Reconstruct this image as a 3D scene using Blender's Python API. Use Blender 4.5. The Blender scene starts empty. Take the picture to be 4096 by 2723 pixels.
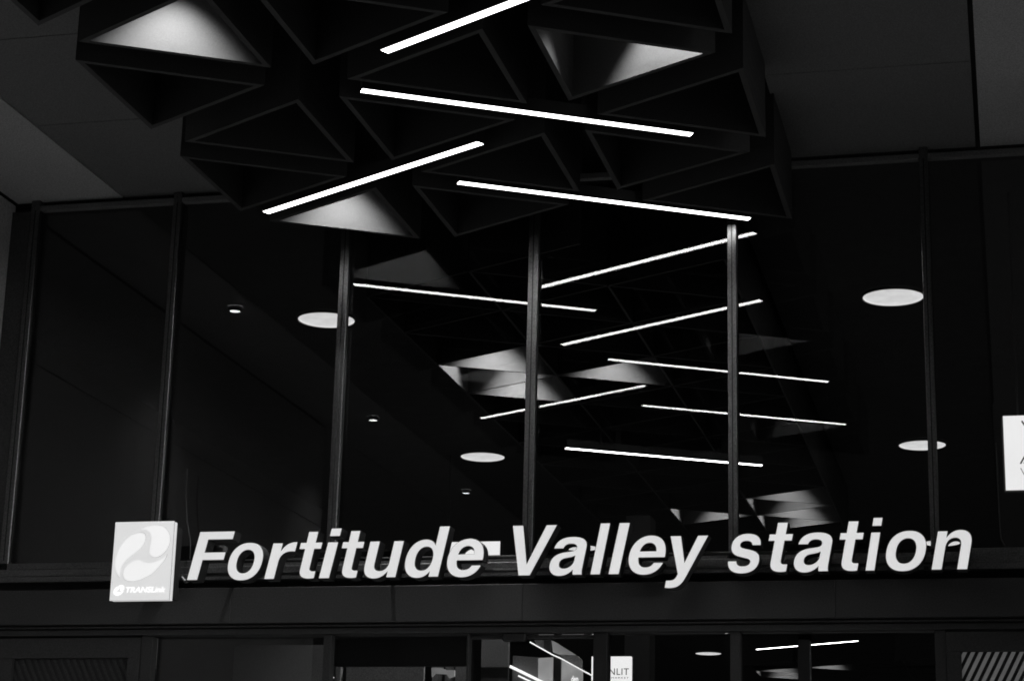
import bpy, bmesh, math, random
from mathutils import Vector, Matrix

# ------------------------------------------------------------------ camera, world, exposure
scene = bpy.context.scene
COL = scene.collection
random.seed(7)

CAM_POS = Vector((0.0, -12.0, 1.6))
YAW, PITCH, ROLL = math.radians(-13.781), math.radians(15.575), math.radians(1.429)
cam_data = bpy.data.cameras.new("camera")
cam_data.sensor_width = 36.0
cam_data.lens = 72.43
cam_data.clip_start = 0.1
cam_data.clip_end = 2000.0
cam = bpy.data.objects.new("camera", cam_data)
COL.objects.link(cam)
fwd = Vector((math.sin(YAW) * math.cos(PITCH), math.cos(YAW) * math.cos(PITCH), math.sin(PITCH)))
rgt = Vector((math.cos(YAW), -math.sin(YAW), 0))
up = rgt.cross(fwd)
r2 = math.cos(ROLL) * rgt + math.sin(ROLL) * up
u2 = -math.sin(ROLL) * rgt + math.cos(ROLL) * up
M = Matrix((r2, u2, -fwd)).transposed().to_4x4()
M.translation = CAM_POS
cam.matrix_world = M
scene.camera = cam

world = bpy.data.worlds.new("World")
scene.world = world
world.use_nodes = True
wn, wl = world.node_tree.nodes, world.node_tree.links
wn.clear()
sky = wn.new("ShaderNodeTexSky")
sky.sky_type = 'NISHITA'
sky.sun_disc = False
sky.sun_elevation = math.radians(3.0)
sky.sun_rotation = math.radians(130.0)
bw = wn.new("ShaderNodeRGBToBW")
bg = wn.new("ShaderNodeBackground")
bg.inputs["Strength"].default_value = 0.37
wo = wn.new("ShaderNodeOutputWorld")
wl.new(sky.outputs[0], bw.inputs[0])
wl.new(bw.outputs[0], bg.inputs[0])
wl.new(bg.outputs[0], wo.inputs[0])

scene.view_settings.view_transform = 'Standard'
scene.view_settings.look = 'None'
scene.view_settings.exposure = 0.0
scene.view_settings.gamma = 1.0
scene.view_settings.use_curve_mapping = False
scene.cycles.use_denoising = True
scene.cycles.use_adaptive_sampling = False
scene.cycles.filter_width = 1.8
scene.cycles.max_bounces = 6
scene.cycles.transparent_max_bounces = 16
scene.cycles.sample_clamp_indirect = 2.0

E_BAR = 20.0        # radiance of the light bars
W_SPOT = 255.0        # watts of a coffer downlight


# ------------------------------------------------------------------ materials
def grey(v):
    return (v, v, v, 1.0)


def mat(name, base, rough=0.6, metallic=0.0, var=0.12, scale=6.0, bump=0.0, bscale=60.0, stretch=None, spec=0.5, speck=0.38):
    m = bpy.data.materials.new(name)
    m.use_nodes = True
    n, l = m.node_tree.nodes, m.node_tree.links
    b = n["Principled BSDF"]
    b.inputs["Roughness"].default_value = rough
    b.inputs["Metallic"].default_value = metallic
    b.inputs["Specular IOR Level"].default_value = spec
    tc = n.new("ShaderNodeTexCoord")
    mp = n.new("ShaderNodeMapping")
    if stretch:
        mp.inputs["Scale"].default_value = stretch
    l.new(tc.outputs["Object"], mp.inputs[0])
    nz = n.new("ShaderNodeTexNoise")
    nz.inputs["Scale"].default_value = scale
    nz.inputs["Detail"].default_value = 8.0
    nz.inputs["Roughness"].default_value = 0.65
    l.new(mp.outputs[0], nz.inputs["Vector"])
    mr = n.new("ShaderNodeMapRange")
    mr.inputs["From Min"].default_value = 0.25
    mr.inputs["From Max"].default_value = 0.75
    mr.inputs["To Min"].default_value = base * (1 - var)
    mr.inputs["To Max"].default_value = base * (1 + var)
    l.new(nz.outputs[0], mr.inputs[0])
    fn = n.new("ShaderNodeTexNoise")          # fine speckle of paint, dust and grime
    fn.inputs["Scale"].default_value = 130.0
    fn.inputs["Detail"].default_value = 3.0
    l.new(tc.outputs["Object"], fn.inputs["Vector"])
    fr_ = n.new("ShaderNodeMapRange")
    fr_.inputs["From Min"].default_value = 0.3
    fr_.inputs["From Max"].default_value = 0.7
    fr_.inputs["To Min"].default_value = 1 - speck
    fr_.inputs["To Max"].default_value = 1 + speck
    l.new(fn.outputs[0], fr_.inputs[0])
    mu_ = n.new("ShaderNodeMath")
    mu_.operation = 'MULTIPLY'
    l.new(mr.outputs[0], mu_.inputs[0])
    l.new(fr_.outputs[0], mu_.inputs[1])
    l.new(mu_.outputs[0], b.inputs["Base Color"])
    rr = n.new("ShaderNodeMapRange")
    rr.inputs["From Min"].default_value = 0.3
    rr.inputs["From Max"].default_value = 0.7
    rr.inputs["To Min"].default_value = max(rough - 0.07, 0.02)
    rr.inputs["To Max"].default_value = min(rough + 0.07, 1.0)
    l.new(nz.outputs[0], rr.inputs[0])
    l.new(rr.outputs[0], b.inputs["Roughness"])
    if bump > 0:
        nb = n.new("ShaderNodeTexNoise")
        nb.inputs["Scale"].default_value = bscale
        nb.inputs["Detail"].default_value = 4.0
        l.new(mp.outputs[0], nb.inputs["Vector"])
        bp = n.new("ShaderNodeBump")
        bp.inputs["Strength"].default_value = bump
        bp.inputs["Distance"].default_value = 0.004
        l.new(nb.outputs[0], bp.inputs["Height"])
        l.new(bp.outputs[0], b.inputs["Normal"])
    return m


def emit(name, strength, var=0.0, scale=3.0):
    m = bpy.data.materials.new(name)
    m.use_nodes = True
    n, l = m.node_tree.nodes, m.node_tree.links
    b = n["Principled BSDF"]
    b.inputs["Base Color"].default_value = grey(0.3)
    b.inputs["Roughness"].default_value = 0.45
    b.inputs["Emission Color"].default_value = grey(1.0)
    b.inputs["Emission Strength"].default_value = strength
    if var > 0:
        tc = n.new("ShaderNodeTexCoord")
        nz = n.new("ShaderNodeTexNoise")
        nz.inputs["Scale"].default_value = scale
        nz.inputs["Detail"].default_value = 3.0
        l.new(tc.outputs["Object"], nz.inputs["Vector"])
        mr = n.new("ShaderNodeMapRange")
        mr.inputs["From Min"].default_value = 0.25
        mr.inputs["From Max"].default_value = 0.75
        mr.inputs["To Min"].default_value = strength * (1 - var)
        mr.inputs["To Max"].default_value = strength * (1 + var)
        l.new(nz.outputs[0], mr.inputs[0])
        l.new(mr.outputs[0], b.inputs["Emission Strength"])
    return m


def glass(name, tint=0.85, refl=1.5, rough=0.0):
    m = bpy.data.materials.new(name)
    m.use_nodes = True
    n, l = m.node_tree.nodes, m.node_tree.links
    n.clear()
    out = n.new("ShaderNodeOutputMaterial")
    mx = n.new("ShaderNodeMixShader")
    tr = n.new("ShaderNodeBsdfTransparent")
    tr.inputs[0].default_value = grey(tint)
    gl = n.new("ShaderNodeBsdfGlossy")
    gl.inputs["Color"].default_value = grey(1.0)
    gl.inputs["Roughness"].default_value = rough
    fr = n.new("ShaderNodeFresnel")
    fr.inputs["IOR"].default_value = refl
    l.new(fr.outputs[0], mx.inputs[0])
    l.new(tr.outputs[0], mx.inputs[1])
    l.new(gl.outputs[0], mx.inputs[2])
    l.new(mx.outputs[0], out.inputs[0])
    return m


def bar_glow(name, strength, half):
    """opal diffuser: brightest over the tube in the middle, dimmer towards its edges"""
    m = emit(name, strength)
    n, l = m.node_tree.nodes, m.node_tree.links
    tc = n.new("ShaderNodeTexCoord")
    sp = n.new("ShaderNodeSeparateXYZ")
    l.new(tc.outputs["Object"], sp.inputs[0])
    ab = n.new("ShaderNodeMath"); ab.operation = 'ABSOLUTE'
    l.new(sp.outputs[1], ab.inputs[0])
    mr = n.new("ShaderNodeMapRange"); mr.interpolation_type = 'SMOOTHSTEP'
    mr.inputs["From Min"].default_value = half * 0.35
    mr.inputs["From Max"].default_value = half
    mr.inputs["To Min"].default_value = strength
    mr.inputs["To Max"].default_value = 0.12
    l.new(ab.outputs[0], mr.inputs[0])
    l.new(mr.outputs[0], n["Principled BSDF"].inputs["Emission Strength"])
    return m


MT = dict(
    paving=mat("paving_stone", 0.30, 0.8, var=0.25, scale=3, bump=0.3),
    floor=mat("hall_floor", 0.10, 0.5, var=0.2, scale=2),
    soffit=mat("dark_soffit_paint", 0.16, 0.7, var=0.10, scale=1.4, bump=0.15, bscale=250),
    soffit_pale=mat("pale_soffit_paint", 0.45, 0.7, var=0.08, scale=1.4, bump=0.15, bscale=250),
    wall=mat("grey_wall_panel", 0.45, 0.7, var=0.10, scale=1.6, bump=0.1, bscale=200),
    joint=mat("black_joint", 0.012, 0.9, var=0.1),
    plywood=mat("coffer_board", 0.037, 0.6, var=0.13, scale=3.0, bump=0.15, bscale=40, stretch=(1.0, 1.0, 14.0), speck=0.2),
    coffer_top=mat("coffer_lid_black", 0.02, 0.8),
    alu=mat("anodised_frame", 0.20, 0.33, metallic=1.0, var=0.12, scale=5, stretch=(6, 6, 0.4), bump=0.08, bscale=120),
    alu_dark=mat("dark_frame", 0.07, 0.5, metallic=0.3, var=0.15, scale=5),
    rail=mat("sill_rail_metal", 0.16, 0.42, metallic=0.7, var=0.15, scale=4, stretch=(0.5, 4, 4)),
    fascia=mat("fascia_panel", 0.043, 0.55, var=0.12, scale=2.2, bump=0.1, bscale=160),
    black=mat("black_metal", 0.02, 0.5),
    letter_side=mat("letter_return", 0.045, 0.45, var=0.12, scale=9),
    gasket=mat("black_gasket", 0.008, 0.8),
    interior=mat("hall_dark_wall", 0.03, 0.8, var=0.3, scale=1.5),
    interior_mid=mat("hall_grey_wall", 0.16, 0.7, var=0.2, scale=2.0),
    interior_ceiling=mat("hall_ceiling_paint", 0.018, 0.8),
    stripe=emit("glowing_frosted_film", 0.06, 0.2, 14.0),  # glow put into the film for light from behind; its pane is opaque
    stripe_dim=mat("grey_film", 0.045, 0.7, var=0.15, scale=10),
    panel=mat("door_side_panel", 0.045, 0.6, var=0.12, scale=2.5, bump=0.1, bscale=120),
    head=mat("head_rail_paint", 0.15, 0.6),
    steel=mat("brushed_steel", 0.4, 0.3, metallic=0.9, var=0.1),
    bar=bar_glow("bar_diffuser_glow", E_BAR, 0.030),
    letter=emit("letter_face_glow", 0.64, 0.045, 5.0),
    logo=emit("logo_face_glow", 0.66, 0.03, 6.0),
    logo_side=emit("logo_edge_glow", 0.56, 0.05, 8.0),
    blade=emit("logo_blade_glow", 0.82, 0.02, 6.0),
    logo_white=emit("logo_white_glow", 1.1),
    sign=emit("white_sign_glow", 1.2, 0.03, 4.0),
    sign_dim=emit("grey_sign_and_panel_glow", 0.17, 0.4, 9.0),
    lit_wall=emit("wall_light_as_glow", 0.26, 0.5, 5.0),  # light falling on the escalator panels, put in as uneven glow
    round=emit("round_light_glow", 0.88, 0.14, 9.0),
    strip=emit("escalator_strip_glow", 1.4),
    glass=glass("facade_glass", 0.86, 1.52),
    glass_in=glass("balustrade_glass", 0.8, 1.45),
    ink=mat("black_ink", 0.01, 0.6),
)


# ------------------------------------------------------------------ helpers
def tag(o, label=None, cat=None, group=None, kind=None):
    if label: o["label"] = label
    if cat: o["category"] = cat
    if group: o["group"] = group
    if kind: o["kind"] = kind
    return o


def link(name, me, parent=None):
    o = bpy.data.objects.new(name, me)
    COL.objects.link(o)
    if parent: o.parent = parent
    return o


def empty(name, loc=(0, 0, 0)):
    o = link(name, None)
    o.location = loc
    o.empty_display_size = 0.1
    return o


def mesh_from(name, verts, faces, m, bevel=0.0):
    me = bpy.data.meshes.new(name)
    me.from_pydata([tuple(v) for v in verts], [], faces)
    bm = bmesh.new(); bm.from_mesh(me)
    bmesh.ops.recalc_face_normals(bm, faces=bm.faces)
    if bevel > 0:
        bmesh.ops.bevel(bm, geom=list(bm.edges), offset=bevel, segments=1, affect='EDGES')
    bm.to_mesh(me); bm.free()
    me.materials.append(m)
    return me


BOXF = [(0, 3, 2, 1), (4, 5, 6, 7), (0, 1, 5, 4), (1, 2, 6, 5), (2, 3, 7, 6), (3, 0, 4, 7)]


def box_mesh(name, x0, x1, y0, y1, z0, z1, m, bevel=0.0):
    v = [(x0, y0, z0), (x1, y0, z0), (x1, y1, z0), (x0, y1, z0), (x0, y0, z1), (x1, y0, z1), (x1, y1, z1), (x0, y1, z1)]
    return mesh_from(name, v, BOXF, m, bevel)


def box(name, x0, x1, y0, y1, z0, z1, m, parent=None, bevel=0.0):
    """box given in world coordinates; parents here are Empties at known locations"""
    off = parent_loc(parent)
    return link(name, box_mesh(name, x0 - off[0], x1 - off[0], y0 - off[1], y1 - off[1], z0 - off[2], z1 - off[2], m, bevel), parent)


def parent_loc(p):
    v = Vector((0, 0, 0))
    while p:
        v = v + p.location
        p = p.parent
    return v


def prism(name, poly, z0, z1, m, parent=None, bevel=0.0):
    """vertical prism over a plan polygon, world coordinates"""
    off = parent_loc(parent)
    n = len(poly)
    v = [(x - off[0], y - off[1], z0 - off[2]) for x, y in poly] + [(x - off[0], y - off[1], z1 - off[2]) for x, y in poly]
    f = [tuple(range(n - 1, -1, -1)), tuple(range(n, 2 * n))] + [(i, (i + 1) % n, n + (i + 1) % n, n + i) for i in range(n)]
    return link(name, mesh_from(name, v, f, m, bevel), parent)


def plate(name, poly, y0, y1, m, parent=None):
    """plate parallel to the facade: polygon in (x, z), from y0 (front) to y1"""
    off = parent_loc(parent)
    n = len(poly)
    v = [(x - off[0], y0 - off[1], z - off[2]) for x, z in poly] + [(x - off[0], y1 - off[1], z - off[2]) for x, z in poly]
    f = [tuple(range(n)), tuple(range(2 * n - 1, n - 1, -1))] + [(i, n + i, n + (i + 1) % n, (i + 1) % n) for i in range(n)]
    return link(name, mesh_from(name, v, f, m), parent)


def tube(name, pts, r, m, parent=None, seg=10):
    off = parent_loc(parent)
    P = [Vector(p) - Vector(off) for p in pts]
    verts, faces = [], []
    for i, p in enumerate(P):
        d = (P[min(i + 1, len(P) - 1)] - P[max(i - 1, 0)]).normalized()
        a = d.cross(Vector((0, 0, 1)))
        if a.length < 1e-3: a = d.cross(Vector((1, 0, 0)))
        a.normalize(); b = d.cross(a)
        for k in range(seg):
            t = 2 * math.pi * k / seg
            verts.append(p + r * (math.cos(t) * a + math.sin(t) * b))
    for i in range(len(P) - 1):
        for k in range(seg):
            faces.append((i * seg + k, i * seg + (k + 1) % seg, (i + 1) * seg + (k + 1) % seg, (i + 1) * seg + k))
    faces.append(tuple(range(seg))); faces.append(tuple(range((len(P) - 1) * seg, len(P) * seg)))
    return link(name, mesh_from(name, verts, faces, m), parent)


def lathe_mesh(name, prof, m, seg=40):
    verts, faces = [], []
    for r, z in prof:
        for k in range(seg):
            t = 2 * math.pi * k / seg
            verts.append((r * math.cos(t), r * math.sin(t), z))
    for i in range(len(prof) - 1):
        for k in range(seg):
            faces.append((i * seg + k, i * seg + (k + 1) % seg, (i + 1) * seg + (k + 1) % seg, (i + 1) * seg + k))
    me = bpy.data.meshes.new(name)
    me.from_pydata(verts, [], faces)
    me.materials.append(m)
    return me


def disc_mesh(name, r, th, m, seg=40):
    v = [(r * math.cos(2 * math.pi * k / seg), r * math.sin(2 * math.pi * k / seg), 0) for k in range(seg)]
    v += [(x, y, th) for x, y, _ in v]
    f = [tuple(range(seg - 1, -1, -1)), tuple(range(seg, 2 * seg))] + [(i, (i + 1) % seg, seg + (i + 1) % seg, seg + i) for i in range(seg)]
    return mesh_from(name, v, f, m)


def outline_mesh(name, loops, depth, m_face, m_side, lip=0.0):
    """closed loops in (x, y) filled as one flat shape with holes and given depth; x right, z up, front at y=0"""
    cu = bpy.data.curves.new(name, 'CURVE')
    cu.dimensions = '2D'
    cu.fill_mode = 'BOTH'
    cu.extrude = depth / 2 - lip
    cu.bevel_depth = lip
    cu.bevel_resolution = 0
    cu.offset = -lip
    for lp in loops:
        s = cu.splines.new('POLY')
        s.points.add(len(lp) - 1)
        for q, (x, y) in zip(s.points, lp):
            q.co = (x, y, 0, 1)
        s.use_cyclic_u = True
    tmp = bpy.data.objects.new("outline", cu)
    COL.objects.link(tmp)
    bpy.context.view_layer.update()
    me = bpy.data.meshes.new_from_object(tmp.evaluated_get(bpy.context.evaluated_depsgraph_get()))
    bpy.data.objects.remove(tmp); bpy.data.curves.remove(cu)
    me.transform(Matrix.Rotation(math.radians(90), 4, 'X'))
    me.transform(Matrix.Translation((0, depth / 2, 0)))
    me.materials.clear()
    me.materials.append(m_face); me.materials.append(m_side)
    bm = bmesh.new(); bm.from_mesh(me)
    bmesh.ops.remove_doubles(bm, verts=bm.verts, dist=1e-5)
    bmesh.ops.recalc_face_normals(bm, faces=bm.faces)
    for f in bm.faces:
        f.material_index = 0 if f.normal.y < -0.98 else 1
        f.smooth = False
    bm.to_mesh(me); bm.free()
    me.name = name
    return me


def text_mesh(name, body, size, m, depth=0.002, offset=0.0, shear=0.0, spacing=1.0):
    cu = bpy.data.curves.new(name, 'FONT')
    cu.body = body
    cu.size = size
    cu.extrude = depth / 2
    cu.offset = offset
    cu.shear = shear
    cu.space_character = spacing
    tmp = bpy.data.objects.new("lettering", cu)
    COL.objects.link(tmp)
    bpy.context.view_layer.update()
    me = bpy.data.meshes.new_from_object(tmp.evaluated_get(bpy.context.evaluated_depsgraph_get()))
    bpy.data.objects.remove(tmp); bpy.data.curves.remove(cu)
    me.transform(Matrix.Rotation(math.radians(90), 4, 'X'))
    me.materials.clear(); me.materials.append(m)
    me.name = name
    return me


def fit_mesh(me, x0, x1, z0=None, z1=None):
    """scale a facade-parallel mesh so that it spans x0..x1 (and z0..z1)"""
    xs = [v.co.x for v in me.vertices]; zs = [v.co.z for v in me.vertices]
    a, b, c, d = min(xs), max(xs), min(zs), max(zs)
    sx = (x1 - x0) / (b - a)
    for v in me.vertices:
        v.co.x = x0 + (v.co.x - a) * sx
        if z0 is not None:
            v.co.z = z0 + (v.co.z - c) * (z1 - z0) / (d - c)


# ------------------------------------------------------------------ setting: ground, hall floor
def flat(name, x0, x1, y0, y1, z, m):
    return link(name, mesh_from(name, [(x0, y0, z), (x1, y0, z), (x1, y1, z), (x0, y1, z)], [(0, 1, 2, 3)], m))


tag(flat("pavement", -600, 600, -600, 0.0, 0.0, MT["paving"]), kind="structure")
tag(flat("hall_floor", -12, 6, 0.0, 34, 0.004, MT["floor"]), kind="structure")

XL, XR = -6.41, 0.73            # side walls
ZS = 6.14                       # soffit
ZC = 5.712                      # underside of coffers
Y_OUT = -6.6                    # end of the side walls
Y_EDGE = -17.0                  # outer edge of canopy
XD0, XD1 = -5.624, -0.082       # dark middle soffit

# canopy soffit: panels with open joints on a dark backing
soffit = tag(box("canopy_soffit", XL - 8.0, XR + 8.0, Y_EDGE, 0.0, ZS + 0.62, ZS + 0.8, MT["joint"]), kind="structure")
OX0, OX1 = -4.455, -1.212     # opening that holds the coffers


def soffit_panel(x0, x1, y0, y1, m):
    box("soffit_panel", x0, x1, y0, y1, ZS, ZS + 0.033, m, soffit)


yl = [0.0, -1.318, -2.545, -3.77, -5.0, Y_OUT]
for a, b in zip(yl[:-1], yl[1:]):
    g = 0.004
    for xa, xb in ((XD0, OX0), (OX1, XD1)):
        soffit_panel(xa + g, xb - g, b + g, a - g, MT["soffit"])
for xa, xb in ((OX0 - 0.03, OX0), (OX1, OX1 + 0.03)):
    box("opening_cheek", xa, xb, Y_OUT, -0.01, ZS + 0.0335, ZS + 0.6195, MT["joint"], soffit)
for xa, xb in ((XL - 8.0, OX0 - 0.031), (OX1 + 0.031, XR + 8.0)):
    box("soffit_backing", xa, xb, Y_OUT, -0.01, ZS + 0.0335, ZS + 0.05, MT["joint"], soffit)
box("soffit_backing", XL - 8.0, XR + 8.0, Y_EDGE, Y_OUT - 0.001, ZS + 0.0335, ZS + 0.05, MT["joint"], soffit)
for xa, xb in ((XL + 0.012, XD0 - 0.012), (XD1 + 0.024, XR - 0.012)):
    for a, b in ((-0.0, -3.77), (-3.77, Y_OUT)):
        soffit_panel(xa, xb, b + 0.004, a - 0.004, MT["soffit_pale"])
yo = [Y_OUT, -9.2, -11.8, -14.4, Y_EDGE]
for a, b in zip(yo[:-1], yo[1:]):
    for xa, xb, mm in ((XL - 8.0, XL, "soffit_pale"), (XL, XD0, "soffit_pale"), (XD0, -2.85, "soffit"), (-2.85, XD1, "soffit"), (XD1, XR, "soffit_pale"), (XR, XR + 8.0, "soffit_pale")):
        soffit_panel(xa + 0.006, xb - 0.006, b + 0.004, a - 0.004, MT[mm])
opp = tag(empty("sky_blocking_building", (-4, -42, 0)), "unseen dark building added across the street to keep sky out of the glass", "building")  # unseen, added so the glass reflects a dark front instead of sky
box("wall", -60, 50, -43, -42, 0.0, 11.0, MT["interior"], opp)
wme = box_mesh("window", -0.9, 0.9, -0.03, 0.03, -0.8, 0.8, MT["black"])
for r_ in range(3):
    for c_ in range(20):
        o = link("window", wme, opp); o.location = (-42 + c_ * 4.4, 0.05, 2.4 + r_ * 3.2)


def side_wall(name, x0, x1, label, inner, Y_OUT=Y_OUT):
    w = tag(empty(name, ((x0 + x1) / 2, Y_OUT / 2, 0)), label, "wall")
    box("wall_core", x0 + (0.03 if inner < 0 else 0), x1 - (0.03 if inner > 0 else 0), Y_OUT, 0.3, 0, ZS - 0.02, MT["joint"], w)
    zz = [0.05, 1.6, 3.3, 5.15, ZS - 0.012]
    yy = [-0.004, Y_OUT / 3, Y_OUT * 2 / 3, Y_OUT]
    for za, zb in zip(zz[:-1], zz[1:]):
        for a, b in zip(yy[:-1], yy[1:]):
            px0, px1 = (x1 - 0.028, x1) if inner > 0 else (x0, x0 + 0.028)
            box("wall_panel", px0, px1, b + 0.005, a - 0.005, za + 0.005, zb - 0.005, MT["wall"], w)
    return w


side_wall("side_wall", XL - 0.3, XL, "grey panelled side wall beyond the square emblem sign, at end of glazing", 1)
side_wall("side_wall", XR, XR + 0.3, "grey panelled side wall past the last letter of the station name", -1, -1.2)

# ------------------------------------------------------------------ facade: mullions, panes, sill rails
facade = tag(empty("glazed_facade", (-2.84, 0, 3.5)), "tall dark glazed screen with slim metal posts above the station name", "glass wall")
MUL = [(-6.268, -6.205), (-5.248, -5.190), (-4.075, -4.015), (-2.837, -2.773), (-1.589, -1.533), (-0.423, -0.372), (0.49, 0.555)]
Z_SILL, Z_HEAD = 3.682, 6.065
for i, (a, b) in enumerate(MUL):
    mu = box("mullion", a, b, -0.06, -0.004, Z_SILL + 0.001, ZS - 0.003, MT["alu"], facade, bevel=0.003)
    c = (a + b) / 2
    box("groove", c - 0.003, c + 0.003, -0.0615, -0.0605, Z_SILL + 0.02, Z_HEAD, MT["gasket"], mu)
    box("cover_strip", b + 0.0005, b + 0.003, -0.02, -0.016, Z_SILL + 0.02, Z_HEAD, MT["gasket"], mu)
xs = [XL] + [v for ab in MUL for v in ab] + [XR]
for k in range(0, len(xs) - 1, 2):
    a, b = xs[k], xs[k + 1]
    if k == 0 or k == len(xs) - 2:
        box("end_panel", a + 0.002, b - 0.002, -0.05, 0.0, Z_SILL, Z_HEAD, MT["alu_dark"], facade)
        continue
    box("glass_pane", a - 0.02, b + 0.02, 0.0, 0.006, Z_SILL + 0.002, Z_HEAD + 0.02, MT["glass"], facade)
    box("head_rail", a + 0.001, b - 0.001, -0.055, -0.002, Z_HEAD, Z_HEAD + 0.035, MT["head"], facade, bevel=0.002)
    # sill: stacked rails
    box("sill_rail", a + 0.001, b - 0.001, -0.075, -0.002, 3.636, Z_SILL, MT["rail"], facade, bevel=0.003)
for (a, b) in ((XL + 0.002, -2.79), (-2.79, XR - 0.002)):
    box("lower_rail", a, b, -0.125, 0.05, 3.588, 3.634, MT["rail"], facade, bevel=0.003)
    box("lower_rail", a, b, -0.145, 0.05, 3.547, 3.586, MT["rail"], facade, bevel=0.004)
    box("drip_gap", a, b, -0.08, 0.05, 3.490, 3.546, MT["gasket"], facade)

# fascia beam and door head
fascia = tag(empty("fascia_beam", (-2.84, -0.1, 3.38)), "plain dark fascia beam running under the station name", "fascia")
fx = [XL + 0.003, -4.62, -2.79, -0.96, XR - 0.003]
for a, b in zip(fx[:-1], fx[1:]):
    box("fascia_panel", a + 0.0008, b - 0.0008, -0.2, 0.05, 3.272, 3.489, MT["fascia"], fascia, bevel=0.002)
box("shadow_strip", XL + 0.003, XR - 0.003, -0.14, 0.05, 3.263, 3.271, MT["gasket"], fascia)
box("head_strip", XL + 0.003, XR - 0.003, -0.16, 0.05, 3.254, 3.2625, MT["alu_dark"], fascia)
box("shadow_strip", XL + 0.003, XR - 0.003, -0.12, 0.05, 3.246, 3.2535, MT["gasket"], fascia)

# ------------------------------------------------------------------ entrance screen under the fascia
ent = tag(empty("entrance_screen", (-2.84, -0.1, 0)), "dark framed entrance screen with glass doors below the fascia beam", "entrance")
box("door_head", XL + 0.003, XR - 0.003, -0.13, 0.04, 3.213, 3.245, MT["panel"], ent)
POSTS = [(-5.232, -5.158), (-4.047, -3.998), (-3.15, -3.136), (-2.381, -2.299), (-1.576, -1.518), (-0.416, -0.354)]
for a, b in POSTS:
    box("door_post", a, b, -0.1, 0.02, 0.0, 3.212, MT["black"] if -2.4 < a < -2.3 else MT["panel"], ent, bevel=0.002)
box("door_stile", -1.192, -1.125, -0.05, 0.0, 0.0, 3.17, MT["gasket"], ent)
box("door_stile", -1.1235, -1.118, -0.05, 0.0, 0.0, 3.16, MT["steel"], ent)
box("door_stile", -2.388, -2.3825, -0.07, -0.02, 0.0, 3.19, MT["black"], ent)
for a, b, dy in ((-5.157, -4.048, 0), (-3.997, -3.151, 0), (-3.135, -2.389, 0.0), (-2.298, -1.577, 0.0), (-1.517, -1.193, 0), (-1.117, -0.417, 0.0)):
    box("door_glass", a, b, -0.03, -0.02, 0.02, 3.212, MT["glass"], ent)
box("door_bar", -3.135, -2.389, -0.06, -0.031, 3.185, 3.2, MT["alu_dark"], ent)
sensor = box("door_sensor", -2.93, -2.79, -0.12, -0.061, 3.165, 3.212, MT["black"], ent, bevel=0.008)
box("transom_panel", -3.997, -3.151, -0.0, 0.02, 3.03, 3.2, MT["black"], ent)
# solid side panels with a recessed striped pane
for side, (a, b, pa, pb, zt) in enumerate(((XL + 0.003, -5.233, -6.09, -5.31, 3.078), (-0.353, XR - 0.003, -0.272, 0.62, 3.092))):
    box("side_frame", a, b, -0.11, -0.03, zt, 3.2, MT["panel"], ent)
    box("side_frame", a, pa, -0.11, -0.03, 0.0, zt - 0.001, MT["panel"], ent)
    box("side_frame", pb, b, -0.11, -0.03, 0.0, zt - 0.001, MT["panel"], ent)
    pane = box("striped_pane", pa, pb, -0.075, -0.065, 0.0, zt - 0.001, MT["black"], ent)
    pitch, wdt, run = 0.0445, 0.023, 0.51
    z0 = 2.55
    n = int((pb - pa) / pitch) + 8
    for k in range(-1, n):
        if side == 1:
            xt = pa + 0.010 + k * pitch
            poly = [(xt - run * (zt - z0), z0), (xt + wdt - run * (zt - z0), z0), (xt + wdt, zt - 0.002), (xt, zt - 0.002)]
        else:
            xt = pb - 0.010 - k * pitch
            poly = [(xt - wdt + run * (zt - z0), z0), (xt + run * (zt - z0), z0), (xt, zt - 0.002), (xt - wdt, zt - 0.002)]
        # clip against the pane's sides
        def clip(poly, xc, keep):
            out = []
            for (p, q) in zip(poly, poly[1:] + poly[:1]):
                ip, iq = keep(p[0]), keep(q[0])
                if ip: out.append(p)
                if ip != iq:
                    t = (xc - p[0]) / (q[0] - p[0])
                    out.append((xc, p[1] + t * (q[1] - p[1])))
            return out
        poly = clip(poly, pa + 0.001, lambda x: x >= pa + 0.001)
        if len(poly) >= 3: poly = clip(poly, pb - 0.001, lambda x: x <= pb - 0.001)
        if len(poly) >= 3:
            plate("stripe", poly, -0.0785, -0.0755, MT["stripe"] if side == 1 else MT["stripe_dim"], pane)

# ------------------------------------------------------------------ triangular coffers under the canopy
H = 4.1117
S_HOLE = 0.21 * H
R_IN = S_HOLE / (2 * math.sqrt(3))


def tri(sign, r):
    """triangle of inradius r about its centre; sign +1 points to +x"""
    R = 2 * r
    return [(sign * R * math.cos(t), sign * R * math.sin(t)) for t in (0, 2 * math.pi / 3, 4 * math.pi / 3)]


COF_H = 0.80          # height of the coffer boards
PROTO = {}
T_WALL = 0.03
for sgn in (1, -1):
    inn, outr = tri(sgn, R_IN), tri(sgn, R_IN + T_WALL)
    ms = []
    for i in range(3):
        j = (i + 1) % 3
        poly = [inn[i], inn[j], outr[j], outr[i]]
        v = [(x, y, 0.0) for x, y in poly] + [(x, y, COF_H) for x, y in poly]
        f = [(3, 2, 1, 0), (4, 5, 6, 7)] + [(a, (a + 1) % 4, 4 + (a + 1) % 4, 4 + a) for a in range(4)]
        ms.append(mesh_from("side_board", v, f, MT["plywood"]))
    lv = [(x * 0.995, y * 0.995, COF_H - 0.03) for x, y in inn] + [(x * 0.995, y * 0.995, COF_H - 0.002) for x, y in inn]
    lid = mesh_from("lid", lv, [(2, 1, 0), (3, 4, 5), (0, 1, 4, 3), (1, 2, 5, 4), (2, 0, 3, 5)], MT["coffer_top"])
    PROTO[sgn] = (ms, lid)
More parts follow.
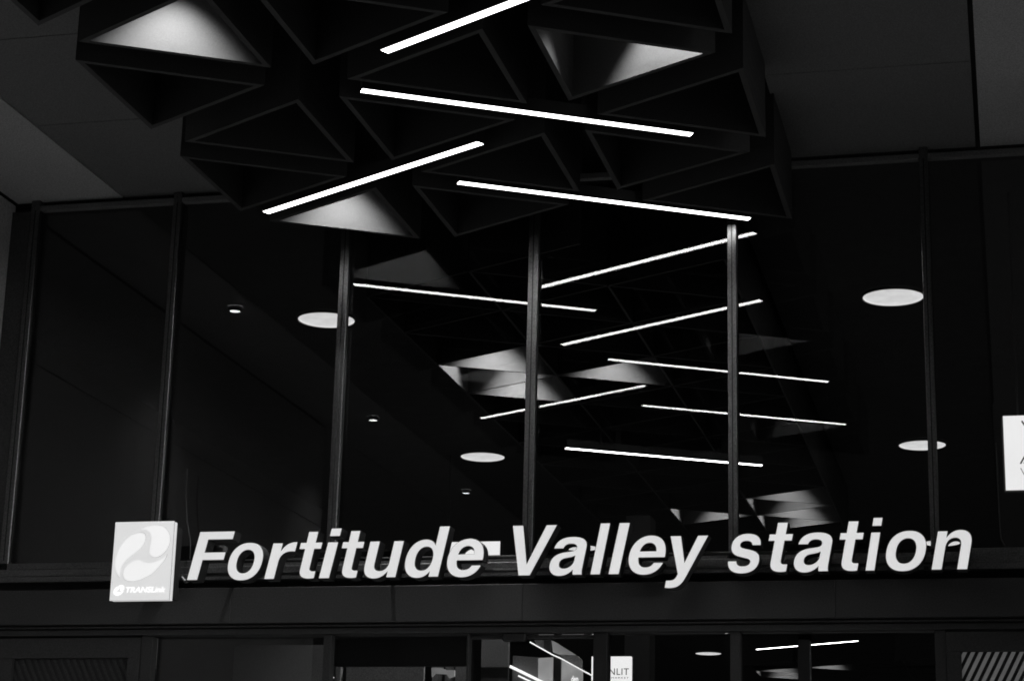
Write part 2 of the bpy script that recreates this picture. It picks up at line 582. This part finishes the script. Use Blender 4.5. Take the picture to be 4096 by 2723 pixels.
CAN = lathe_mesh("downlight", [(0.030, 0.0), (0.040, 0.0), (0.042, 0.035), (0.0, 0.035)], MT["black"], 20)
LENS = disc_mesh("lens", 0.028, 0.004, emit("downlight_lens_glow", 2.0), 20)


def spot(parent, loc, watts, cone, name="downlight_lamp", blend=0.45, aim=None):
    ld = bpy.data.lights.new(name, 'SPOT')
    ld.energy = watts
    ld.spot_size = math.radians(cone)
    ld.spot_blend = blend
    ld.shadow_soft_size = 0.02
    o = link(name, ld, parent)
    o.location = loc
    if aim: o.rotation_euler = aim
    return o


def downlight(parent, x, y, z, watts, cone, blend=0.45, aim=None):
    c = link("downlight", CAN, parent); c.location = (x, y, z)
    le = link("lens", LENS, c); le.location = (0, 0, 0.02)
    spot(c, (0, 0, -0.006), watts, cone, blend=blend, aim=aim)


def coffer(sgn, x, yc, label, group=None, lit=None):
    c = tag(empty("ceiling_coffer", (x, yc, ZC)), label, "coffer", group)
    ms, lid = PROTO[sgn]
    for me in ms: link("side_board", me, c)
    link("lid", lid, c)
    if lit:
        downlight(c, *lit)
    return c


WX = 0.2855 * H
PY = 0.3372 * H
X0 = -1.118 * H
DIMG = "unlit coffers of the canopy"
LIT_A = (0.0, -0.05, 0.66, W_SPOT, 77, 0.6)
LIT_B = (0.17, -0.09, 0.66, W_SPOT * 1.15, 74, 0.5)
special = {
    (0, -1, 2): ("brightly lit triangular coffer above the emblem sign's end of the canopy", LIT_A),
    (0, -1, 0): ("lit triangular coffer tucked between glazing and the bar sloping toward the emblem sign", LIT_A),
    (2, 1, 1): ("lit triangular coffer with glowing tip beside the plain dark soffit", LIT_B),
    (2, 1, 3): ("lit triangular coffer out toward the street edge of the canopy", LIT_B),
}
y_l = 2.779 * H - 12.0      # centre line of first left-pointing coffer, column 0
for col in range(3):
    xa = X0 + col * WX
    xc_right = xa + 0.0346 * H + R_IN                # centre of a right-pointing triangle
    xc_left = xa + WX - 0.0346 * H - R_IN
    for k in range(5):
        yl_ = y_l - k * PY - (PY / 2 if col == 1 else 0)
        yr_ = y_l - k * PY - (PY / 2 if col != 1 else 0)
        for sgn, xx, yy in ((-1, xc_left, yl_), (1, xc_right, yr_)):
            if yy < Y_OUT + 0.45: continue
            sp = special.get((col, sgn, k))
            if sp:
                coffer(sgn, xx, yy, sp[0], None, sp[1])
            else:
                coffer(sgn, xx, yy, "unlit triangular coffer, %s out from the glazing, %s, tip toward %s" % (
                    ("nearest", "second", "third", "fourth", "fifth")[k] if k else "the first", ("emblem-side row", "middle row", "last-letter-side row")[col],
                    "the emblem sign" if sgn < 0 else "the last letter"), DIMG)

# ------------------------------------------------------------------ light bars
BAR_L, BAR_W = 1.84, 0.062


def light_bar(cx, cy, cz, ang, label, group=None):
    b = tag(empty("light_bar", (cx, cy, cz)), label, "light bar", group)
    b.rotation_euler = (0, 0, math.radians(ang))
    h = link("housing", box_mesh("housing", -BAR_L / 2, BAR_L / 2, -BAR_W / 2, BAR_W / 2, 0.0015, 0.075, MT["black"]), b)
    link("diffuser", box_mesh("diffuser", -BAR_L / 2 + 0.002, BAR_L / 2 - 0.002, -BAR_W / 2 + 0.002, BAR_W / 2 - 0.002, 0.0, 0.0012, MT["bar"]), b)
    for s in (-0.6, 0.6):
        link("hanger", box_mesh("hanger", s - 0.006, s + 0.006, -0.006, 0.006, 0.075, ZS + 0.6 - cz if cz > 5.6 else 0.18, MT["black"]), b)
    return b


def bar_between(p, q, z, label, group=None):
    light_bar((p[0] + q[0]) / 2, (p[1] + q[1]) / 2, z, math.degrees(math.atan2(q[1] - p[1], q[0] - p[0])), label, group)


bar_between((-2.909, -2.954), (-1.315, -3.874), ZC, "glowing light bar under the canopy between the lit emblem-side coffer and the lit tip coffer")
bar_between((-3.171, -2.495), (-1.578, -1.580), ZC, "glowing light bar running below the coffer with the glowing tip")
bar_between((-4.339, -0.733), (-2.746, -1.654), ZC, "glowing light bar with one end right above the lit coffer by the glazing")
bar_between((-3.030, -1.054), (-1.443, -0.132), ZC, "glowing light bar ending just above a glazing post, nearest bar to the glass")
bar_between((-4.356, -4.710), (-2.765, -3.794), ZC, "glowing light bar fourth out from the glazing, on the emblem side")
bar_between((-2.898, -4.445), (-1.304, -5.345), ZC, "glowing light bar farthest out from the glazing, toward the street")

# ------------------------------------------------------------------ station name sign
GLY = {}


def path(*cmds):
    pts = []
    for c in cmds:
        if len(c) == 2:
            pts.append(c)
        else:
            x0, y0 = pts[-1]
            x1, y1, x2, y2, x3, y3 = c
            for i in range(1, 11):
                t = i / 10; u = 1 - t
                pts.append((u**3*x0 + 3*u*u*t*x1 + 3*u*t*t*x2 + t**3*x3, u**3*y0 + 3*u*u*t*y1 + 3*u*t*t*y2 + t**3*y3))
    if (pts[0][0] - pts[-1][0])**2 + (pts[0][1] - pts[-1][1])**2 < 1: pts.pop()
    return pts


def ell(cx, cy, rx, ry, n=44, p=2.25):
    out = []
    for k in range(n):
        t = 2 * math.pi * k / n
        c, s = math.cos(t), math.sin(t)
        out.append((cx + rx * math.copysign(abs(c)**(2/p), c), cy + ry * math.copysign(abs(s)**(2/p), s)))
    return out


N_ = path((65, 0), (205, 0), (205, 300), (205, 385, 245, 430, 310, 430), (365, 430, 395, 395, 395, 325), (395, 0), (535, 0), (535, 350), (535, 475, 470, 545, 360, 545), (290, 545, 235, 510, 200, 455), (200, 530), (65, 530))
GLY = {
    'F': [[(75, 0), (217, 0), (217, 292), (490, 292), (490, 412), (217, 412), (217, 595), (535, 595), (535, 720), (75, 720)]],
    'l': [[(70, 0), (210, 0), (210, 730), (70, 730)]],
    'i': [[(70, 0), (210, 0), (210, 530), (70, 530)], [(70, 612), (210, 612), (210, 732), (70, 732)]],
    'o': [ell(300, 265, 265, 280), ell(300, 265, 127, 168)],
    'n': [N_],
    'u': [[(600 - x, 530 - y) for x, y in N_]],
    'r': [path((65, 0), (205, 0), (205, 250), (205, 350, 255, 400, 350, 400), (365, 400, 380, 398, 395, 395), (395, 540), (388, 542, 380, 543, 370, 543), (295, 543, 240, 505, 203, 430), (203, 530), (65, 530))],
    't': [path((100, 430), (20, 430), (20, 530), (100, 530), (100, 690), (240, 690), (240, 530), (335, 530), (335, 430), (240, 430), (240, 165), (240, 125, 255, 112, 290, 112), (335, 112), (335, 5), (315, 0, 290, -3, 260, -3), (150, -3, 100, 45, 100, 140))],
    'd': [path((535, 730), (395, 730), (395, 470), (365, 520, 315, 545, 255, 545), (125, 545, 40, 435, 40, 265), (40, 95, 125, -15, 255, -15), (320, -15, 370, 15, 400, 65), (400, 0), (535, 0)), ell(288, 265, 110, 168)],
    'e': [path((548, 228), (183, 228), (188, 140, 230, 97, 300, 97), (350, 97, 385, 118, 400, 160), (540, 160), (505, 45, 415, -15, 297, -15), (140, -15, 35, 95, 35, 265), (35, 430, 140, 545, 293, 545), (455, 545, 555, 430, 548, 228)),
          path((185, 322), (195, 390, 235, 433, 295, 433), (355, 433, 395, 390, 403, 322))],
    'a': [path((50, 375), (188, 375), (193, 418, 222, 440, 275, 440), (335, 440, 362, 420, 362, 385), (362, 355, 340, 343, 290, 337), (220, 328), (100, 312, 35, 255, 35, 155), (35, 50, 105, -15, 205, -15), (272, -15, 328, 12, 370, 62), (371, 40, 376, 18, 382, 0), (515, 0), (515, 10), (506, 35, 502, 60, 502, 105), (502, 390), (502, 495, 425, 545, 280, 545), (135, 545, 60, 485, 50, 375)),
          path((362, 268), (340, 256, 318, 250, 280, 243), (250, 238), (195, 228, 172, 204, 172, 163), (172, 120, 198, 97, 243, 97), (312, 97, 362, 145, 362, 215))],
    's': [path((30, 165), (165, 165), (170, 115, 205, 92, 270, 92), (330, 92, 365, 113, 365, 145), (365, 172, 345, 184, 290, 196), (205, 215), (95, 240, 45, 290, 45, 375), (45, 480, 130, 545, 265, 545), (405, 545, 485, 485, 490, 375), (357, 375), (352, 415, 322, 436, 265, 436), (212, 436, 182, 418, 182, 388), (182, 360, 200, 349, 265, 335), (345, 318), (455, 293, 505, 250, 505, 160), (505, 50, 415, -15, 270, -15), (120, -15, 35, 50, 30, 165))],
    'V': [[(228, 0), (392, 0), (625, 720), (472, 720), (312, 178), (152, 720), (-3, 720)]],
    'y': [path((15, 530), (168, 530), (283, 165), (393, 530), (542, 530), (340, -60), (300, -170, 250, -205, 150, -205), (130, -205, 100, -203, 75, -200), (75, -90), (90, -92, 105, -92, 118, -92), (170, -92, 195, -75, 210, -30), (216, -5))],
}
Z_BASE, CAP = 3.505, 0.297
SHEAR = 0.19
Y_LET, D_LET = -0.40, 0.11
name_sign = tag(empty("station_name_sign", (-2.5, Y_LET, Z_BASE)), "large glowing slanted letters reading Fortitude Valley station along the fascia", "sign")
WORDS = [('F', -4.837, -4.541), ('o', -4.578, -4.352), ('r', -4.342, -4.138), ('t', -4.128, -3.98), ('i', -3.997, -3.862), ('t', -3.862, -3.717), ('u', -3.716, -3.472), ('d', -3.465, -3.192), ('e', -3.207, -2.982),
         ('V', -2.814, -2.544), ('a', -2.59, -2.366), ('l', -2.347, -2.229), ('l', -2.241, -2.113), ('e', -2.123, -1.903), ('y', -1.913, -1.656),
         ('s', -1.549, -1.357), ('t', -1.317, -1.173), ('a', -1.175, -0.953), ('t', -0.917, -0.776), ('i', -0.776, -0.67), ('o', -0.661, -0.434), ('n', -0.413, -0.185)]
for ch, xa, xb in WORDS:
    k = CAP / 720
    loops = [[((x + SHEAR * y) * k, y * k) for x, y in lp] for lp in GLY[ch]]
    me = outline_mesh("letter", loops, D_LET, MT["letter"], MT["letter_side"], 0.0025)
    if ch == 'y': pass
    fit_mesh(me, xa + 2.5, xb + 2.5)
    link("letter", me, name_sign)
for z in (3.56, 3.64):
    tube("mounting_rail", [(-4.86, -0.265, z), (-0.2, -0.265, z)], 0.011, MT["black"], name_sign)
for xb in (-4.6, -3.6, -2.62, -1.5, -0.45):
    box("bracket", xb - 0.012, xb + 0.012, -0.253, -0.146, 3.55, 3.57, MT["black"], name_sign)
for xb in (-4.858,):
    tube("cable", [(-4.83, -0.28, 3.57), (-4.86, -0.28, 3.53), (-4.90, -0.26, 3.52), (-4.93, -0.25, 3.545)], 0.012, MT["steel"], name_sign)

for lab, pts in (("thin grey cable hanging down the glass past the last letter", [(-0.037, 4.286), (-0.033, 4.133), (-0.033, 4.006), (-0.032, 3.83), (-0.029, 3.73), (-0.007, 3.686)]),
                 ("thin grey cable hanging down the glass between emblem sign and first letter", [(-5.009, 4.262), (-5.009, 4.095), (-4.988, 3.928), (-4.955, 3.79), (-4.953, 3.69)])):
    tag(tube("cable", [(x, -0.09, z) for x, z in pts], 0.004, MT["fascia"]), lab, "cable")

# ------------------------------------------------------------------ emblem sign
LX0, LX1, LZ0, LZ1 = -5.306, -4.921, 3.380, 3.8615
YF = -0.45
logo = tag(empty("emblem_sign", ((LX0 + LX1) / 2, YF, LZ0)), "square glowing light box with three-bladed swirl emblem before the first letter", "sign")
box("lit_case", LX0 + 0.002, LX1 - 0.002, YF + 0.0035, YF + 0.056, LZ0 + 0.002, LZ1 - 0.002, MT["logo_side"], logo)
box("lit_face", LX0, LX1, YF, YF + 0.003, LZ0, LZ1, MT["logo"], logo)
box("edge_trim", LX1 - 0.0018, LX1 + 0.0005, YF + 0.0035, YF + 0.008, LZ0, LZ1, MT["steel"], logo)
box("edge_trim", LX0, LX1 - 0.002, YF + 0.0035, YF + 0.008, LZ0 - 0.0005, LZ0 + 0.0018, MT["steel"], logo)
box("back_tray", LX0 + 0.01, LX1 - 0.01, YF + 0.0565, YF + 0.16, LZ0 + 0.02, LZ1 - 0.02, MT["black"], logo)
box("wall_bracket", -5.16, -5.06, YF + 0.16, -0.201, 3.42, 3.46, MT["black"], logo)
BL = [
    [(-5.138, 3.814), (-5.104, 3.828), (-5.055, 3.838), (-5.025, 3.837), (-4.996, 3.831), (-4.969, 3.813), (-4.949, 3.785), (-4.939, 3.754), (-4.942, 3.718), (-4.956, 3.687), (-4.975, 3.664), (-4.999, 3.647), (-5.027, 3.64), (-5.048, 3.645), (-5.063, 3.66), (-5.067, 3.678), (-5.066, 3.697), (-5.062, 3.724), (-5.06, 3.756), (-5.065, 3.78), (-5.077, 3.797), (-5.094, 3.81), (-5.115, 3.815)],
    [(-5.25, 3.519), (-5.27, 3.544), (-5.283, 3.575), (-5.288, 3.61), (-5.283, 3.646), (-5.271, 3.685), (-5.252, 3.72), (-5.224, 3.755), (-5.192, 3.778), (-5.16, 3.79), (-5.131, 3.793), (-5.111, 3.787), (-5.101, 3.772), (-5.1, 3.753), (-5.108, 3.725), (-5.123, 3.702), (-5.147, 3.681), (-5.174, 3.66), (-5.202, 3.639), (-5.227, 3.613), (-5.242, 3.59), (-5.25, 3.563), (-5.253, 3.539)],
    [(-4.952, 3.658), (-4.965, 3.641), (-4.997, 3.622), (-5.029, 3.61), (-5.058, 3.605), (-5.087, 3.609), (-5.113, 3.619), (-5.134, 3.625), (-5.155, 3.624), (-5.179, 3.613), (-5.203, 3.597), (-5.222, 3.576), (-5.229, 3.551), (-5.227, 3.527), (-5.212, 3.506), (-5.187, 3.497), (-5.157, 3.496), (-5.12, 3.503), (-5.08, 3.52), (-5.04, 3.542), (-5.006, 3.575), (-4.979, 3.606), (-4.96, 3.635)],
]


def smooth_loop(lp, n=3):
    """Catmull-Rom through a closed loop, keeping its first point sharp"""
    out = []
    L = len(lp)
    for i in range(L):
        p1, p2 = lp[i], lp[(i + 1) % L]
        p0 = lp[i - 1] if i != 0 else p1
        p3 = lp[(i + 2) % L] if (i + 1) % L != 0 else p2
        for k in range(n):
            t = k / n
            out.append(tuple(0.5 * (2 * p1[a] + (p2[a] - p0[a]) * t + (2 * p0[a] - 5 * p1[a] + 4 * p2[a] - p3[a]) * t * t + (3 * p1[a] - p0[a] - 3 * p2[a] + p3[a]) * t**3) for a in (0, 1)))
    return out


cx_l, cz_l = (LX0 + LX1) / 2, LZ0
for lp in BL:
    sl = smooth_loop(lp)
    cxm = sum(p[0] for p in sl) / len(sl); czm = sum(p[1] for p in sl) / len(sl)
    big = [(cxm + (x - cxm) * 1.012 - cx_l, czm + (z - czm) * 1.012 - cz_l) for x, z in sl]
    rim = link("emblem_outline", outline_mesh("emblem_outline", [big], 0.0012, MT["steel"], MT["steel"]), logo)
    rim.location = (0, -0.0016, 0)
    o = link("emblem_blade", outline_mesh("emblem_blade", [[(x - cx_l, z - cz_l) for x, z in sl]], 0.0012, MT["blade"], MT["blade"]), logo)
    o.location = (0, -0.0032, 0)
    # the same blade small, beside the lettering
    sm = [(-5.250 + (x + 5.1135) * 0.195, 3.4415 + (z - 3.667) * 0.188) for x, z in sl]
    o = link("small_emblem_blade", outline_mesh("small_emblem_blade", [[(x - cx_l, z - cz_l) for x, z in sm]], 0.0012, MT["logo_white"], MT["logo_white"]), logo)
    o.location = (0, -0.0032, 0)
tm = text_mesh("lettering", "TRANSLink", 0.05, MT["logo_white"], depth=0.0012, offset=0.0006, shear=0.2)
fit_mesh(tm, -5.204 - cx_l, -4.948 - cx_l, 3.427 - cz_l, 3.461 - cz_l)
o = link("lettering", tm, logo); o.location = (0, -0.0026, 0)

# ------------------------------------------------------------------ the hall behind the glass
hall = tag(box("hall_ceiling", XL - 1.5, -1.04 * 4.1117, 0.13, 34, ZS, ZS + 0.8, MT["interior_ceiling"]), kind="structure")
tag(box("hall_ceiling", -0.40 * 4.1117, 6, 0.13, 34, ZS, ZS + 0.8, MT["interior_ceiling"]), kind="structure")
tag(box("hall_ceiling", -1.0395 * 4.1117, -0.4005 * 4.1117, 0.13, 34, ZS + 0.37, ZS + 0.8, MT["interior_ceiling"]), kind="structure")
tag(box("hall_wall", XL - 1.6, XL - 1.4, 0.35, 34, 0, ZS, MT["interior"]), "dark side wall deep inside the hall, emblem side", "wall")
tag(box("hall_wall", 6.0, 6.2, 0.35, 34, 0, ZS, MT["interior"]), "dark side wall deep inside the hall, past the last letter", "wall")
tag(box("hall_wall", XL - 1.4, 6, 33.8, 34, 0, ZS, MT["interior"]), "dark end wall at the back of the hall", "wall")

# thin-fin triangular ceiling grid in the hall
FX0, FW, FS, FZ = -1.035 * H, 0.2075 * H, 0.2235 * H, 5.712
FIN_H = 0.78
fin_c = box_mesh("fin", -0.009, 0.009, 0.0, FS - 0.02, 0, FIN_H, MT["plywood"])
dlen = math.hypot(FW, FS / 2) - 0.02
fin_d = box_mesh("fin", 0.0, dlen, -0.009, 0.009, 0, FIN_H, MT["plywood"])


def fin_grid(label, y_first, rows, cols, lit):
    """vertices of column k sit at y = y_first + FS * (n - (k odd)/2)"""
    g = tag(empty("ceiling_fin_grid", (FX0, y_first, FZ)), label, "ceiling grid")
    ang = math.atan2(FS / 2, FW)
    for k in range(cols + 1):
        for n in range(rows):
            y = FS * (n - 0.5 * (k % 2))
            o = link("fin", fin_c, g); o.location = (k * FW, y + 0.01, 0)
            if k < cols:
                for s in (1, -1):
                    o = link("fin", fin_d, g)
                    o.location = (k * FW + 0.01 * math.cos(ang), y + s * 0.01 * math.sin(ang), 0)
                    o.rotation_euler = (0, 0, s * ang)
    for (k, n, sgn, w, dx, dy) in lit:
        y = FS * (n - 0.5 * (k % 2))
        if sgn < 0: cx, cy = k * FW + FW * 2 / 3, y
        else: cx, cy = k * FW + FW / 3, y + FS / 2
        downlight(g, cx + dx, cy + dy - 0.08, 0.66, w, 77, 0.55)
    return g


W_IN = W_SPOT * 1.8
yv = 3.63 * H - 12
fin_grid("grid of thin triangular ceiling fins inside the hall, behind the upper glazing", yv - 2 * FS, 11, 3,
         [(0, 2, -1, W_IN, 0, 0), (0, 2, 1, W_IN, 0.0, -0.02), (0, 3, -1, W_IN, 0, 0), (1, 3, -1, W_IN * 0.8, 0, 0),
          (1, 9, 1, W_IN * 0.7, 0.0, -0.02), (2, 8, 1, W_IN * 0.4, 0.0, -0.02), (2, 8, -1, W_IN * 0.5, 0, 0), (2, 9, 1, W_IN * 0.6, 0.0, -0.02), (2, 9, -1, W_IN * 0.6, 0, 0)])
fin_grid("far grid of triangular ceiling fins seen through the entrance doors", 22.4, 5, 4,
         [(0, 1, -1, W_IN * 0.4, 0, 0), (0, 1, 1, W_IN * 0.4, 0, 0), (0, 2, -1, W_IN * 0.4, 0, 0), (1, 1, -1, W_IN * 0.5, 0, 0)])
bar_between((-3.693, 5.11), (-2.095, 6.02), 5.518, "glowing light bar hanging inside the hall above the word Valley")
bar_between((-3.778, 19.54), (-2.173, 18.62), 5.597, "glowing light bar far inside the hall seen through the entrance doors")

# reflections of round canopy lights, put in as glowing discs inside the hall
RIM = lathe_mesh("trim_ring", [(0.223, 0.0), (0.232, -0.006), (0.236, 0.0), (0.236, 0.0205)], MT["alu_dark"], 48)
WELL = lathe_mesh("light_well", [(0.223, 0.0), (0.222, 0.014)], emit("light_well_glow", 0.86, 0.1, 6.0), 48)
DSC = disc_mesh("diffuser", 0.2215, 0.006, MT["round"], 48)
holes = []
RL = "glowing disc inside the hall standing in for a mirrored canopy light"
for i, (x, y, lab) in enumerate((
        (-5.212, 3.01, "glowing disc standing in for a mirrored canopy light, half hidden by a glazing post above the word Fortitude"),
        (-0.755, 3.07, "glowing disc standing in for a mirrored canopy light, high above the last letters"),
        (-5.215, 8.12, "glowing disc standing in for a mirrored canopy light, between two posts above the d"),
        (-0.765, 8.14, "glowing disc standing in for a mirrored canopy light, behind the slim post above the last n"),
        (-5.29, 13.53, "glowing disc standing in for a mirrored canopy light, glimpsed behind the letter a of Valley"),
        (-0.775, 13.62, "glowing disc standing in for a mirrored canopy light, glimpsed behind the last letter n"),
        (-5.20, 24.35, "glowing disc standing in for a mirrored canopy light, far back seen through the entrance doors"))):
    t = tag(empty("mirrored_canopy_light", (x * 0.9954, (y + 12) * 0.9954 - 12, ZS - 0.021)), lab, "ceiling light", "stand-ins for mirrored canopy lights")
    link("trim_ring", RIM, t)
    link("light_well", WELL, t)
    d = link("diffuser", DSC, t); d.location = (0, 0, 0.012)
# small recessed downlights
S_RIM = lathe_mesh("trim_ring", [(0.040, 0.0), (0.046, -0.006), (0.052, -0.004), (0.055, 0.03)], MT["alu"], 28)
S_CONE = lathe_mesh("reflector", [(0.040, 0.0), (0.036, 0.03)], emit("small_reflector_glow", 14.0), 28)
S_TOP = disc_mesh("lamp_plate", 0.036, 0.004, MT["black"], 28)
for x, y, lab in ((-5.81, -2.54, "small recessed downlight in the pale soffit beside the side wall, nearest the glazing"),
                  (-5.82, -6.25, "small recessed downlight in the pale soffit, second out from the glazing"),
                  (-5.82, -9.75, "small recessed downlight in the pale soffit, third out from the glazing")):
    t = tag(empty("recessed_downlight", (x, y, ZS - 0.034)), lab, "downlight", "small downlights in the canopy soffit")
    link("trim_ring", S_RIM, t); link("reflector", S_CONE, t)
    o = link("lamp_plate", S_TOP, t); o.location = (0, 0, 0.0295)
    spot(t, (0, 0, -0.008), 34.0, 92, blend=0.85)

# signs in the hall
ws = tag(empty("hanging_sign", (-5.24, 8.0, 5.17)), "white lit overhead sign panel with a black arrow behind the letter e", "sign")
box("lit_panel", -5.51, -4.975, 8.0, 8.06, 5.108, 5.238, MT["sign"], ws)
box("sign_frame", -4.974, -4.93, 7.99, 8.07, 5.10, 5.245, MT["black"], ws)
box("sign_frame", -5.55, -5.511, 7.99, 8.07, 5.10, 5.245, MT["black"], ws)
plate("arrow", [(-5.34, 5.205), (-5.25, 5.145), (-5.23, 5.165), (-5.30, 5.21)], 7.994, 7.999, MT["ink"], ws)
plate("arrow", [(-5.385, 5.108), (-5.375, 5.19), (-5.34, 5.205), (-5.355, 5.108)], 7.994, 7.999, MT["ink"], ws)
for x in (-5.53,):
    box("hanger", x - 0.008, x + 0.008, 8.02, 8.036, 5.2385, ZS, MT["black"], ws)

cs = tag(empty("shop_sign", (0.3, 0.8, 4.198)), "bright white lit shop sign with black stroked emblem beside the last letter", "sign")
box("lit_panel", 0.010, 0.58, 0.8, 0.85, 4.198, 4.657, MT["sign"], cs)
box("sign_frame", 0.0, 0.59, 0.851, 0.9, 4.188, 4.667, MT["black"], cs)


def stroke(parent, a, b, w, y, m):
    d = Vector((b[0] - a[0], b[1] - a[1])).normalized()
    n_ = Vector((-d.y, d.x)) * w / 2
    poly = [(a[0] + n_.x, a[1] + n_.y), (a[0] - n_.x, a[1] - n_.y), (b[0] - n_.x, b[1] - n_.y), (b[0] + n_.x, b[1] + n_.y)]
    return plate("emblem_stroke", poly, y - 0.004, y - 0.001, m, parent)


for dx in (0.0, 0.022):
    stroke(cs, (0.122 + dx, 4.622), (0.20 + dx, 4.49), 0.009, 0.8, MT["ink"])
    stroke(cs, (0.104 + dx, 4.352), (0.182 + dx, 4.484), 0.009, 0.8, MT["ink"])
for a, b in (((0.104, 4.325), (0.125, 4.279)), ((0.127, 4.279), (0.146, 4.325)), ((0.148, 4.325), (0.167, 4.279)), ((0.169, 4.279), (0.190, 4.325))):
    stroke(cs, a, b, 0.004, 0.8, MT["ink"])
for x in (0.1, 0.48):
    box("hanger", x - 0.006, x + 0.006, 0.86, 0.872, 4.6675, ZS, MT["black"], cs)

sm = tag(empty("supermarket_sign", (-3.4, 6.0, 3.3)), "white lit projecting sign with thin black lettering seen through the doors", "sign")
box("lit_panel", -3.585, -3.262, 6.0, 6.06, 3.34, 3.827, MT["sign"], sm)
box("sign_frame", -3.59, -3.257, 6.061, 6.1, 3.33, 3.837, MT["black"], sm)
me = text_mesh("lettering", "SUNLIT", 0.07, MT["ink"], offset=0.0, spacing=1.1)
fit_mesh(me, -3.560 + 3.4, -3.280 + 3.4, 3.664 - 3.3, 3.722 - 3.3)
o = link("lettering", me, sm); o.location = (0, -0.003, 0)
me = text_mesh("lettering", "SUPERMARKET", 0.02, MT["ink"], spacing=1.25)
fit_mesh(me, -3.560 + 3.4, -3.280 + 3.4, 3.632 - 3.3, 3.646 - 3.3)
o = link("lettering", me, sm); o.location = (0, -0.003, 0)
box("wall_arm", -3.36, -3.34, 6.061, 6.6, 3.75, 3.77, MT["black"], sm)
tag(box("shop_column", -3.43, -3.2, 6.6, 6.9, 0.004, 5.2, MT["interior"]), "dark column carrying the white supermarket sign", "column")

# escalator seen through the open doors
esc = tag(empty("escalator", (-3.3, 3.0, 0)), "escalator with bright handrail line sloping down behind the glass doors", "escalator")
sl = -0.523


def hz(x): return 3.565 + (x + 3.484) * sl


tube("handrail", [(-3.484, 3.0, 3.565), (-3.312, 3.0, 3.471), (-3.249, 3.0, 3.444), (-3.08, 3.0, 3.353), (-2.2, 3.0, hz(-2.2) + 0.01), (-0.6, 3.0, hz(-0.6))], 0.0045, MT["sign"], esc, 8)  # no lamp: its bright gleam is put in as glow
plate("balustrade_panel", [(-3.62, 3.47), (-3.43, 3.455), (-3.43, 2.6), (-3.62, 2.6)], 3.03, 3.045, MT["interior_mid"], esc)
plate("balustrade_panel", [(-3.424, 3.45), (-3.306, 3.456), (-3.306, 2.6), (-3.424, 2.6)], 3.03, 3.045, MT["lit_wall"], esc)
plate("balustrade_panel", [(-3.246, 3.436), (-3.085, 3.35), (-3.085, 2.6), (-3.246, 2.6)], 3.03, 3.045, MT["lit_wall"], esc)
plate("balustrade_post", [(-3.305, 3.468), (-3.247, 3.44), (-3.247, 2.6), (-3.305, 2.6)], 3.01, 3.05, MT["black"], esc)
plate("balustrade_post", [(-3.391, 3.59), (-3.338, 3.59), (-3.338, 3.49), (-3.391, 3.51)], 3.06, 3.09, MT["black"], esc)
plate("upper_panel", [(-3.337, 3.587), (-3.30, 3.57), (-3.149, 3.478), (-3.278, 3.482), (-3.325, 3.50)], 3.08, 3.10, MT["sign_dim"], esc)  # no sign: the light on this panel is put in as glow
plate("upper_panel", [(-3.47, 3.59), (-3.392, 3.59), (-3.392, 3.52), (-3.45, 3.55)], 3.08, 3.10, MT["interior_mid"], esc)
plate("upper_panel", [(-3.275, 3.478), (-3.14, 3.472), (-3.10, 3.44), (-3.10, 3.372), (-3.23, 3.44)], 3.08, 3.10, MT["interior_mid"], esc)
tube("light_strip", [(-3.627, 2.98, 3.383), (-3.392, 2.98, 3.273), (-2.6, 2.98, 2.90)], 0.010, MT["strip"], esc, 8)
tube("light_strip", [(-3.56, 2.97, 3.313), (-3.466, 2.97, 3.270), (-2.7, 2.97, 2.91)], 0.006, MT["strip"], esc, 8)
me = text_mesh("lettering", "den", 0.05, MT["strip"], offset=0.0004)
fit_mesh(me, -3.168 + 3.3, -3.117 + 3.3, 3.272, 3.318)
o = link("lettering", me, esc); o.location = (0, 0.02, 0)
box("edge_light", -3.013, -3.006, 3.0, 3.02, 2.4, 3.456, MT["strip"], esc)
box("truss", -3.66, -0.6, 3.06, 3.3, 0.004, 2.59, MT["interior"], esc)
pw = tag(empty("partition_wall", (-3.8, 3.2, 0)), "grey partition panel behind the glass doors beside the escalator", "wall")
box("wall_panel", -3.907, -3.697, 3.2, 3.25, 3.405, 3.72, MT["interior_mid"], pw)
box("wall_panel", -3.907, -3.697, 3.21, 3.25, 0.004, 3.402, MT["interior"], pw)
pw = tag(empty("shop_wall", (-4.6, 3.2, 0)), "grey shop wall behind the entrance glass under the word Fortitude", "wall")
box("wall_panel", -5.9, -5.02, 3.2, 3.25, 0.004, 3.58, MT["interior_mid"], pw)
box("wall_panel", -4.98, -4.36, 3.22, 3.25, 0.004, 3.46, MT["interior_mid"], pw)
box("wall_panel", -4.3, -4.0, 3.24, 3.27, 0.004, 3.47, MT["interior_mid"], pw)
for x in (-4.2, -4.12):
    box("wall_post", x - 0.006, x + 0.006, 3.225, 3.239, 0.004, 3.47, MT["black"], pw)
ss = tag(empty("small_sign", (-4.15, 3.0, 3.3)), "small pale tilted sign low behind the entrance glass under the letter e", "sign")
plate("sign_plate", [(-4.239, 3.377), (-4.16, 3.377), (-4.13, 3.36), (-4.06, 3.36), (-4.06, 3.315), (-4.10, 3.30), (-4.12, 3.33), (-4.21, 3.335), (-4.235, 3.31)], 3.0, 3.03, MT["sign_dim"], ss)
box("sign_stem", -4.16, -4.14, 3.031, 3.05, 0.004, 3.36, MT["black"], ss)
